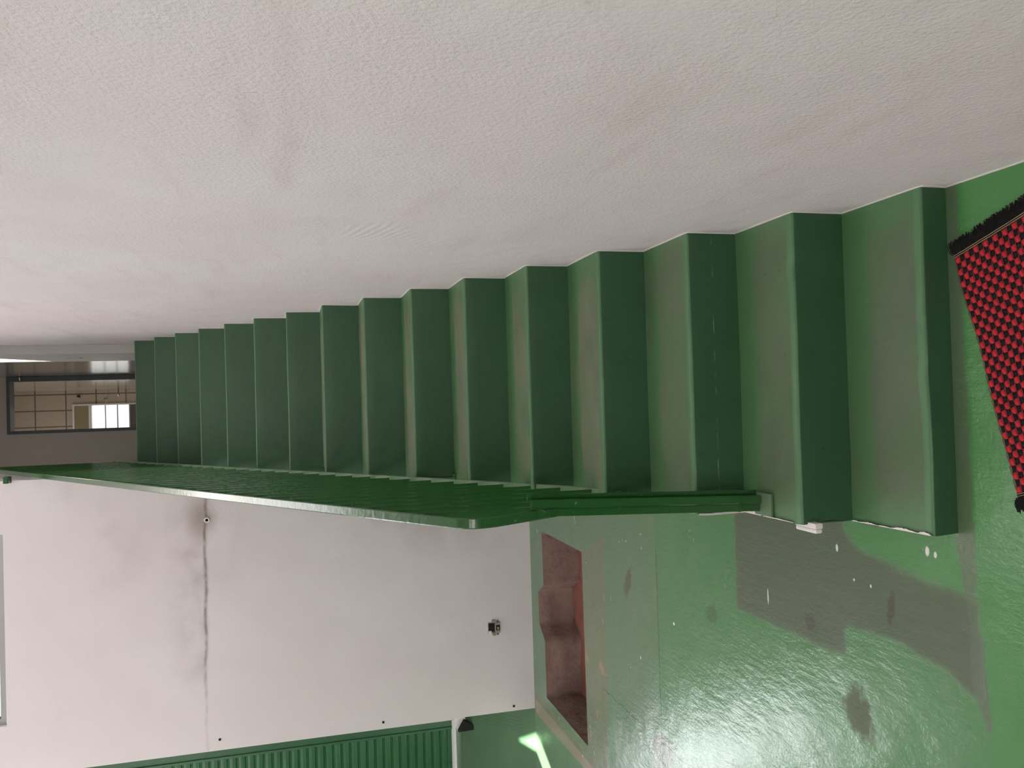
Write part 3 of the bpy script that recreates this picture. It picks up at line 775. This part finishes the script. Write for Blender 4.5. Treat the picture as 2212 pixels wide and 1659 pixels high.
# ------------------------------------------------------------------ roller gate
def gate():
    root = empty('roller_gate', (-3.3, 6.42, 0.49), 'dark green corrugated metal gate beyond the corner of the white wall, daylight under its foot', 'gate')
    def lp(o): o.matrix_parent_inverse = root.matrix_basis.inverted(); return o
    gx1 = -2.575; gx0 = -2.83; pitch = 0.0625
    def sheet(x0, x1, z0, z1, nm='corrugated_panel'):
        bm = bmesh.new(); prof = []
        z = z0; i = 0
        while z < z1-0.001:
            for (f, d) in ((0.0, 0.0), (0.12, 0.010), (0.5, 0.012), (0.82, 0.010), (0.93, 0.0)):
                zz = z+f*pitch
                if zz < z1: prof.append((zz, 6.42-d))
            z += pitch
        prof.append((z1, 6.42))
        rows = [[bm.verts.new((x, yy, zz)) for zz, yy in prof] for x in (x0, x1)]
        for j in range(len(prof)-1): bm.faces.new((rows[0][j], rows[1][j], rows[1][j+1], rows[0][j+1]))
        r = bmesh.ops.extrude_face_region(bm, geom=bm.faces[:])
        bmesh.ops.translate(bm, verts=[v for v in r['geom'] if isinstance(v, bmesh.types.BMVert)], vec=(0, 0.004, 0))
        bmesh.ops.recalc_face_normals(bm, faces=bm.faces)
        return lp(obj(nm, bm, M_GATE, root))
    zh = 2.635; zt = 3.4
    sheet(-3.93, gx0, 0.540, 1.36)
    lp(boxes('bottom_bar', [(-3.93, gx0, 6.40, 6.435, 0.512, 0.545)], M_GATE_EDGE, root, bev=0.004))
    sheet(gx0, gx1, 0.540, zh)
    # vented slats above: strips with open slots between
    bm = bmesh.new()
    z = zh; 
    while z < 2.95:
        box(bm, gx0, gx1, 6.408, 6.424, z, z+0.022)
        x = gx1-0.0
        box(bm, gx1-0.03, gx1, 6.408, 6.424, z+0.022, z+pitch)
        x = gx1-0.03-0.05
        while x > gx0:
            box(bm, x-0.02, x, 6.408, 6.424, z+0.022, z+pitch); x -= 0.07
        z += pitch
    lp(obj('vented_slats', bm, M_GATE, root))
    sheet(gx0, gx1, z, zt, 'corrugated_panel')
    # far part of the gate, beyond the open wicket
    lp(boxes('bottom_bar', [(gx0, gx1, 6.40, 6.435, 0.512, 0.545)], M_GATE_EDGE, root, bev=0.004))
    lp(boxes('guide_rail', [(-2.56, -2.487, 6.385, 6.395, 0.512, 3.4), (-2.565, -2.548, 6.375, 6.385, 0.512, 3.4), (-2.50, -2.487, 6.375, 6.385, 0.512, 3.4)], M_GATE_EDGE, root))
    lp(boxes('guide_rail', [(-4.0, -3.93, 6.385, 6.395, 0.48, 3.4)], M_GATE_EDGE, root))
    lp(boxes('wicket_frame', [(-2.86, -2.83, 6.39, 6.44, 1.36, 3.4), (-3.93, -2.86, 6.39, 6.44, 2.95, 3.4)], M_GATE_EDGE, root))
gate()
def lock_plate():
    root = empty('gate_stop', (-2.50, 6.28, 0.45), 'small bright white metal stop with a dark wedge for its shadow at the foot of the green gate', 'bracket')
    bm = bmesh.new()
    P = [(-2.452, 6.30, 0.508), (-2.445, 6.30, 0.425), (-2.478, 6.30, 0.415), (-2.556, 6.30, 0.482)]
    a = [bm.verts.new(p) for p in P]; b = [bm.verts.new((p[0], p[1]+0.03, p[2])) for p in P]
    bm.faces.new(a[::-1]); bm.faces.new(b)
    for i in range(4): bm.faces.new((a[i], a[(i+1) % 4], b[(i+1) % 4], b[i]))
    bmesh.ops.recalc_face_normals(bm, faces=bm.faces)
    o = obj('white_plate', bm, M_WHITEP, root); o.matrix_parent_inverse = root.matrix_basis.inverted(); o['label'] = 'white plate'
    bm = bmesh.new()
    P = [(-2.464, 6.24, 0.435), (-2.51, 6.24, 0.35), (-2.538, 6.24, 0.358), (-2.542, 6.24, 0.484)]  # black wedge shaped like the shadow beside the white plate
    a = [bm.verts.new(p) for p in P]; b = [bm.verts.new((p[0], p[1]+0.05, p[2])) for p in P]
    bm.faces.new(a[::-1]); bm.faces.new(b)
    for i in range(4): bm.faces.new((a[i], a[(i+1) % 4], b[(i+1) % 4], b[i]))
    bmesh.ops.recalc_face_normals(bm, faces=bm.faces)
    o = obj('shadow_wedge', bm, M_DARK, root); o.matrix_parent_inverse = root.matrix_basis.inverted(); o['label'] = 'black wedge in place of a shadow'
lock_plate()

# ------------------------------------------------------------------ fittings on walls
def socket():
    cx, cz, y = -1.652, 0.287, 5.8
    root = empty('wall_socket', (cx, y, cz), 'broken electrical socket with its cover missing, low on the white wall above the pit', 'socket')
    def part(nm, L, m, bev=0.0015, lab=None):
        o = boxes(nm, L, m, root, bev=bev)
        if lab: o['label'] = lab
        return o
    part('back_box', [(-0.040, 0.040, -0.0015, 0.004, -0.046, 0.044)], M_GREYP)
    part('cavity', [(-0.030, 0.032, -0.0035, -0.001, -0.005, 0.040)], M_DARK, 0, 'black open cavity')
    part('module', [(-0.036, 0.036, -0.010, -0.002, -0.044, -0.006)], M_GREYP)
    part('contact_cover', [(-0.020, 0.018, -0.0125, -0.009, -0.040, -0.014)], M_DARK, 0.001, 'black contact cover')
    part('contact', [(-0.014, 0.006, -0.0145, -0.012, -0.033, -0.022)], M_BEIGE, 0.003, 'brass contact')
    part('lug', [(0.036, 0.056, -0.008, 0.0, -0.014, 0.016)], M_GREYP)
    part('lug', [(-0.056, -0.036, -0.008, 0.0, -0.014, 0.012)], M_GREYP)
    part('plaster_crumb', [(-0.040, -0.020, -0.008, 0.0, 0.018, 0.040)], M_CAULK, 0.004, 'white plaster crumb')
    for x in (-0.048, 0.046):
        bm = bmesh.new(); cyl(bm, (x, -0.011, -0.026), (x, -0.001, -0.026), 0.006, 10); obj('screw', bm, M_STEEL, root)
socket()
def stub():
    cx, cz, y = -0.754, 2.206, 5.8
    root = empty('pipe_stub', (cx, y, cz), 'open end of a small white pipe in the stained line across the white wall', 'pipe')
    bm = bmesh.new()
    n = 20
    for r0, r1, ya, yb in ((0.018, 0.010, -0.012, 0.0),):
        A = [[bm.verts.new((r*math.cos(2*PI*i/n), yy, r*math.sin(2*PI*i/n))) for i in range(n)] for r, yy in ((r0, yb), (r0, ya), (r1, ya), (r1, yb-0.001))]
        for R0, R1 in zip(A, A[1:]):
            for i in range(n): bm.faces.new((R0[i], R0[(i+1) % n], R1[(i+1) % n], R1[i]))
    bmesh.ops.recalc_face_normals(bm, faces=bm.faces)
    obj('pipe_collar', bm, M_CAULK, root, smooth=True)
    bm = bmesh.new(); cyl(bm, (0, -0.004, 0), (0, 0.001, 0), 0.011, 16); obj('bore', bm, M_DARK, root)['label'] = 'black pipe bore'
stub()
for (x, z, lab) in [(-2.228, 0.157, 'small black drill hole at the bottom corner of the white wall'),
                    (-2.224, 1.091, 'small black drill hole at mid height on the left edge of the white wall'),
                    (-2.20, 2.159, 'small black drill hole beside the brown line on the white wall')]:
    bm = bmesh.new(); cyl(bm, (0, -0.003, 0), (0, 0.002, 0), 0.0085, 12); cyl(bm, (0, -0.0032, 0), (0, -0.0028, 0), 0.005, 10)
    o = obj('wall_plug', bm, M_DARK); o.location = (x, 5.8, z); tag(o, lab, 'wall plug', 'drill holes down the edge of the white wall')

# white junction box on the open side of the second step
def jbox():
    x1 = XL(2.06)-0.001
    root = empty('junction_box', (x1, 2.11, 0.245), 'small white plastic electrical box on the open side of the lowest steps', 'electrical box')
    def sh(x0, xx, y0, y1, z0, z1, nm, bev):
        bm = bmesh.new(); box(bm, x0, xx, y0, y1, z0, z1, bev=bev, seg=4); return obj(nm, bm, M_WHITEP, root)
    sh(-0.014, 0.002, -0.078, 0.020, -0.048, -0.022, 'box_body', 0.003)
    sh(-0.027, -0.0135, -0.077, 0.019, -0.047, -0.023, 'box_cover', 0.005)
jbox()

# fittings seen through the upper doorway
def tap(name, loc, label, direction):
    bm = bmesh.new(); x, y, z = loc
    root = empty(name, loc, label, 'tap', None)
    if direction == 'wall':
        cyl(bm, (0, 0, 0), (0, -0.10, 0), 0.012); obj('spout', bm, M_STEEL, root)
        bm = bmesh.new(); cyl(bm, (-0.025, -0.07, 0.012), (0.025, -0.07, 0.012), 0.009); obj('handle', bm, M_CHROME, root)
    else:
        cyl(bm, (0, 0, 0), (-0.09, 0, 0.0), 0.010); obj('spout', bm, M_STEEL, root)
        bm = bmesh.new(); bmesh.ops.create_uvsphere(bm, u_segments=12, v_segments=8, radius=0.02, matrix=Matrix.Translation((-0.095, 0, 0))); obj('knob', bm, M_CHROME, root)
tap('water_tap', (0.143, 13.0, 4.26), 'small metal tap on the tiled wall beside the bright window', 'wall')
tap('shower_valve', (0.285, 12.6, 4.02), 'metal tap with a bright knob on the glossy side wall of the tiled room', 'side')
o = boxes('tile_hook', [(0.175, 0.200, 12.97, 13.0, 4.600, 4.635), (0.165, 0.19, 12.96, 12.985, 4.595, 4.605)], M_DARK, bev=0.003); tag(o, 'tiny dark hook high on the tiled wall', 'hook')
def latch():
    root = empty('door_closer', (0.36, 10.55, 4.66), 'small steel closer with a thin arm at the top corner of the upstairs door frame', 'door closer')
    bm = bmesh.new(); cyl(bm, (-0.01, 0, 0), (0.03, -0.02, 0), 0.013); obj('pin', bm, M_STEEL, root)
    bm = bmesh.new(); box(bm, 0.028, 0.036, -0.03, -0.015, -0.20, 0.12); obj('arm', bm, M_DARK, root)
latch()
def hinge():
    root = empty('hinge_plate', (0.4335, 7.6, 3.40), 'small metal strike plate on the pale side wall at the head of the stairs', 'strike plate')
    bm = bmesh.new(); box(bm, -0.003, 0.001, -0.05, 0.05, -0.06, 0.06, bev=0.001); obj('plate', bm, M_ALU, root)
    for z in (-0.045, 0.045):
        bm = bmesh.new(); cyl(bm, (-0.006, 0, z), (-0.002, 0, z), 0.008, 10); obj('screw', bm, M_STEEL, root)
hinge()

# ------------------------------------------------------------------ woven mat
def mat():
    O = Vector((0.314, 1.722)); e1 = Vector((-0.575, -0.158)); L1 = e1.length; e1.normalize()
    e2 = Vector((0.29, -0.957)).normalized()
    ang = math.atan2(e1.y, e1.x)
    root = empty('woven_mat', (0, 0, 0), 'red and black chequered woven mat with black fringes on the green floor before the stairs', 'mat')
    W = 0.42
    px, py = 0.0158, 0.0148
    nx, ny = int(L1/px), int(W/py)
    px = L1/nx
    def P(a, b, h):
        wz = 0.004*noise.noise(Vector((a*5, b*5, 0)))+0.004
        wob = 0.004*noise.noise(Vector((a*7, 0, 9)))
        q = O+e1*a+e2*(b+wob)
        return (q.x, q.y, max(0.001, wz)+h)
    V, F, MI = [], [], []
    # base cloth
    for i in range(nx+1):
        for j in range(ny+1): V.append(P(i*px, j*py, 0.0))
    for i in range(nx):
        for j in range(ny): F.append((i*(ny+1)+j, i*(ny+1)+j+1, (i+1)*(ny+1)+j+1, (i+1)*(ny+1)+j)); MI.append(1)
    # puffed blocks
    S = 5
    for i in range(nx):
        for j in range(ny):
            red = (i+j) % 2 == 0
            gx, gy = (0.03, 0.02) if red else (0.17, 0.16)
            gx -= 0.06 if red else 0
            hh = 0.0048 if red else 0.0026
            jx, jy = random.uniform(-.05, .05), random.uniform(-.05, .05)
            b0 = len(V)
            for a in range(S):
                for b in range(S):
                    u = a/(S-1)*2-1; v = b/(S-1)*2-1
                    # round the corners of the block
                    uu = u*math.sqrt(1-0.30*v*v); vv = v*math.sqrt(1-0.30*u*u)
                    prof = max(0, (1-u**4)*(1-v**4))
                    x = (i+0.5+jx+uu*(0.5-gx))*px; y = (j+0.5+jy+vv*(0.5-gy))*py
                    V.append(P(x, y, hh*prof**0.6+0.0004))
            for a in range(S-1):
                for b in range(S-1):
                    F.append((b0+a*S+b, b0+a*S+b+1, b0+(a+1)*S+b+1, b0+(a+1)*S+b)); MI.append(0 if red else 1)
    # maroon weft threads between rows
    for j in range(ny+1):
        b0 = len(V); n = nx*4
        for i in range(n+1):
            x = i/n*L1; yo = j*py+0.0012*math.sin(i*PI/4*1.0+j*PI)
            h = 0.0034+0.0010*math.sin(i*PI/2+j*PI)
            for dy, dh in ((-0.0014, -0.001), (0, 0.0006), (0.0014, -0.001)): V.append(P(x, yo+dy, h+dh))
        for i in range(n):
            for q in range(2):
                a = b0+i*3+q; F.append((a, a+1, a+4, a+3)); MI.append(2)
    me = bpy.data.meshes.new('woven_cloth'); me.from_pydata(V, [], F)
    for m in (M_RED, M_BLACK, M_MAROON): me.materials.append(m)
    me.polygons.foreach_set('material_index', MI); me.update()
    bm = bmesh.new(); bm.from_mesh(me)
    for f in bm.faces:
        f.smooth = True
        if f.normal.z < 0: f.normal_flip()
    bm.to_mesh(me); bm.free()
    o = bpy.data.objects.new('woven_cloth', me); COL.objects.link(o); o.parent = root
    # fringes, hems and stitching at both ends
    for end in (0, 1):
        s = -1 if end == 0 else 1; a0 = 0.0 if end == 0 else L1
        V, F = [], []
        b0 = 0
        hem = [P(a0, b, 0.0035) for b in np.linspace(0, W, 40)]
        hem2 = [P(a0+s*0.020, b, 0.0035) for b in np.linspace(0, W, 40)]
        V = hem+hem2; F = [(i, i+1, 41+i, 40+i) for i in range(39)]
        pydata('hem', V, F, M_BLACK, root)
        bm = bmesh.new()
        for t in range(700):
            b = random.uniform(-0.004, W+0.003); L = random.uniform(0.022, 0.034); skew = random.gauss(-0.1, 0.14)
            x0 = a0+s*random.uniform(0.008, 0.014)
            w = 0.0012; h0 = random.uniform(0.002, 0.006)
            prev = None
            for q in range(5):
                tt = q/4
                x = x0+s*L*tt; bb = b+skew*L*tt+0.002*math.sin(tt*6+t); hz = h0+0.004*math.sin(tt*PI)*random.uniform(.5, 1.2)*(1-tt*0.5)
                A = bm.verts.new(P(x, bb-w*(1-tt*.4), hz)); B = bm.verts.new(P(x, bb, hz+0.0016)); C = bm.verts.new(P(x, bb+w*(1-tt*.4), hz))
                if prev: bm.faces.new((prev[0], A, B, prev[1])); bm.faces.new((prev[1], B, C, prev[2]))
                prev = (A, B, C)
        fr = obj('fringe', bm, M_BLACK, root); fr['label'] = 'black yarn fringe'
        for off in (0.001, 0.006):
            bm = bmesh.new()
            pts = [P(a0+s*(off+0.0008*noise.noise(Vector((b*40, off, 0)))), b, 0.0048) for b in np.linspace(0, W, 60)]
            prev = None
            for p in pts:
                A = bm.verts.new((p[0]-0.0007*e1.x, p[1]-0.0007*e1.y, p[2]-0.0005)); B = bm.verts.new((p[0], p[1], p[2]+0.0008)); C = bm.verts.new((p[0]+0.0007*e1.x, p[1]+0.0007*e1.y, p[2]-0.0005))
                if prev: bm.faces.new((prev[0], A, B, prev[1])); bm.faces.new((prev[1], B, C, prev[2]))
                prev = (A, B, C)
            obj('stitching', bm, M_THREAD, root)['label'] = 'beige stitching'
mat()
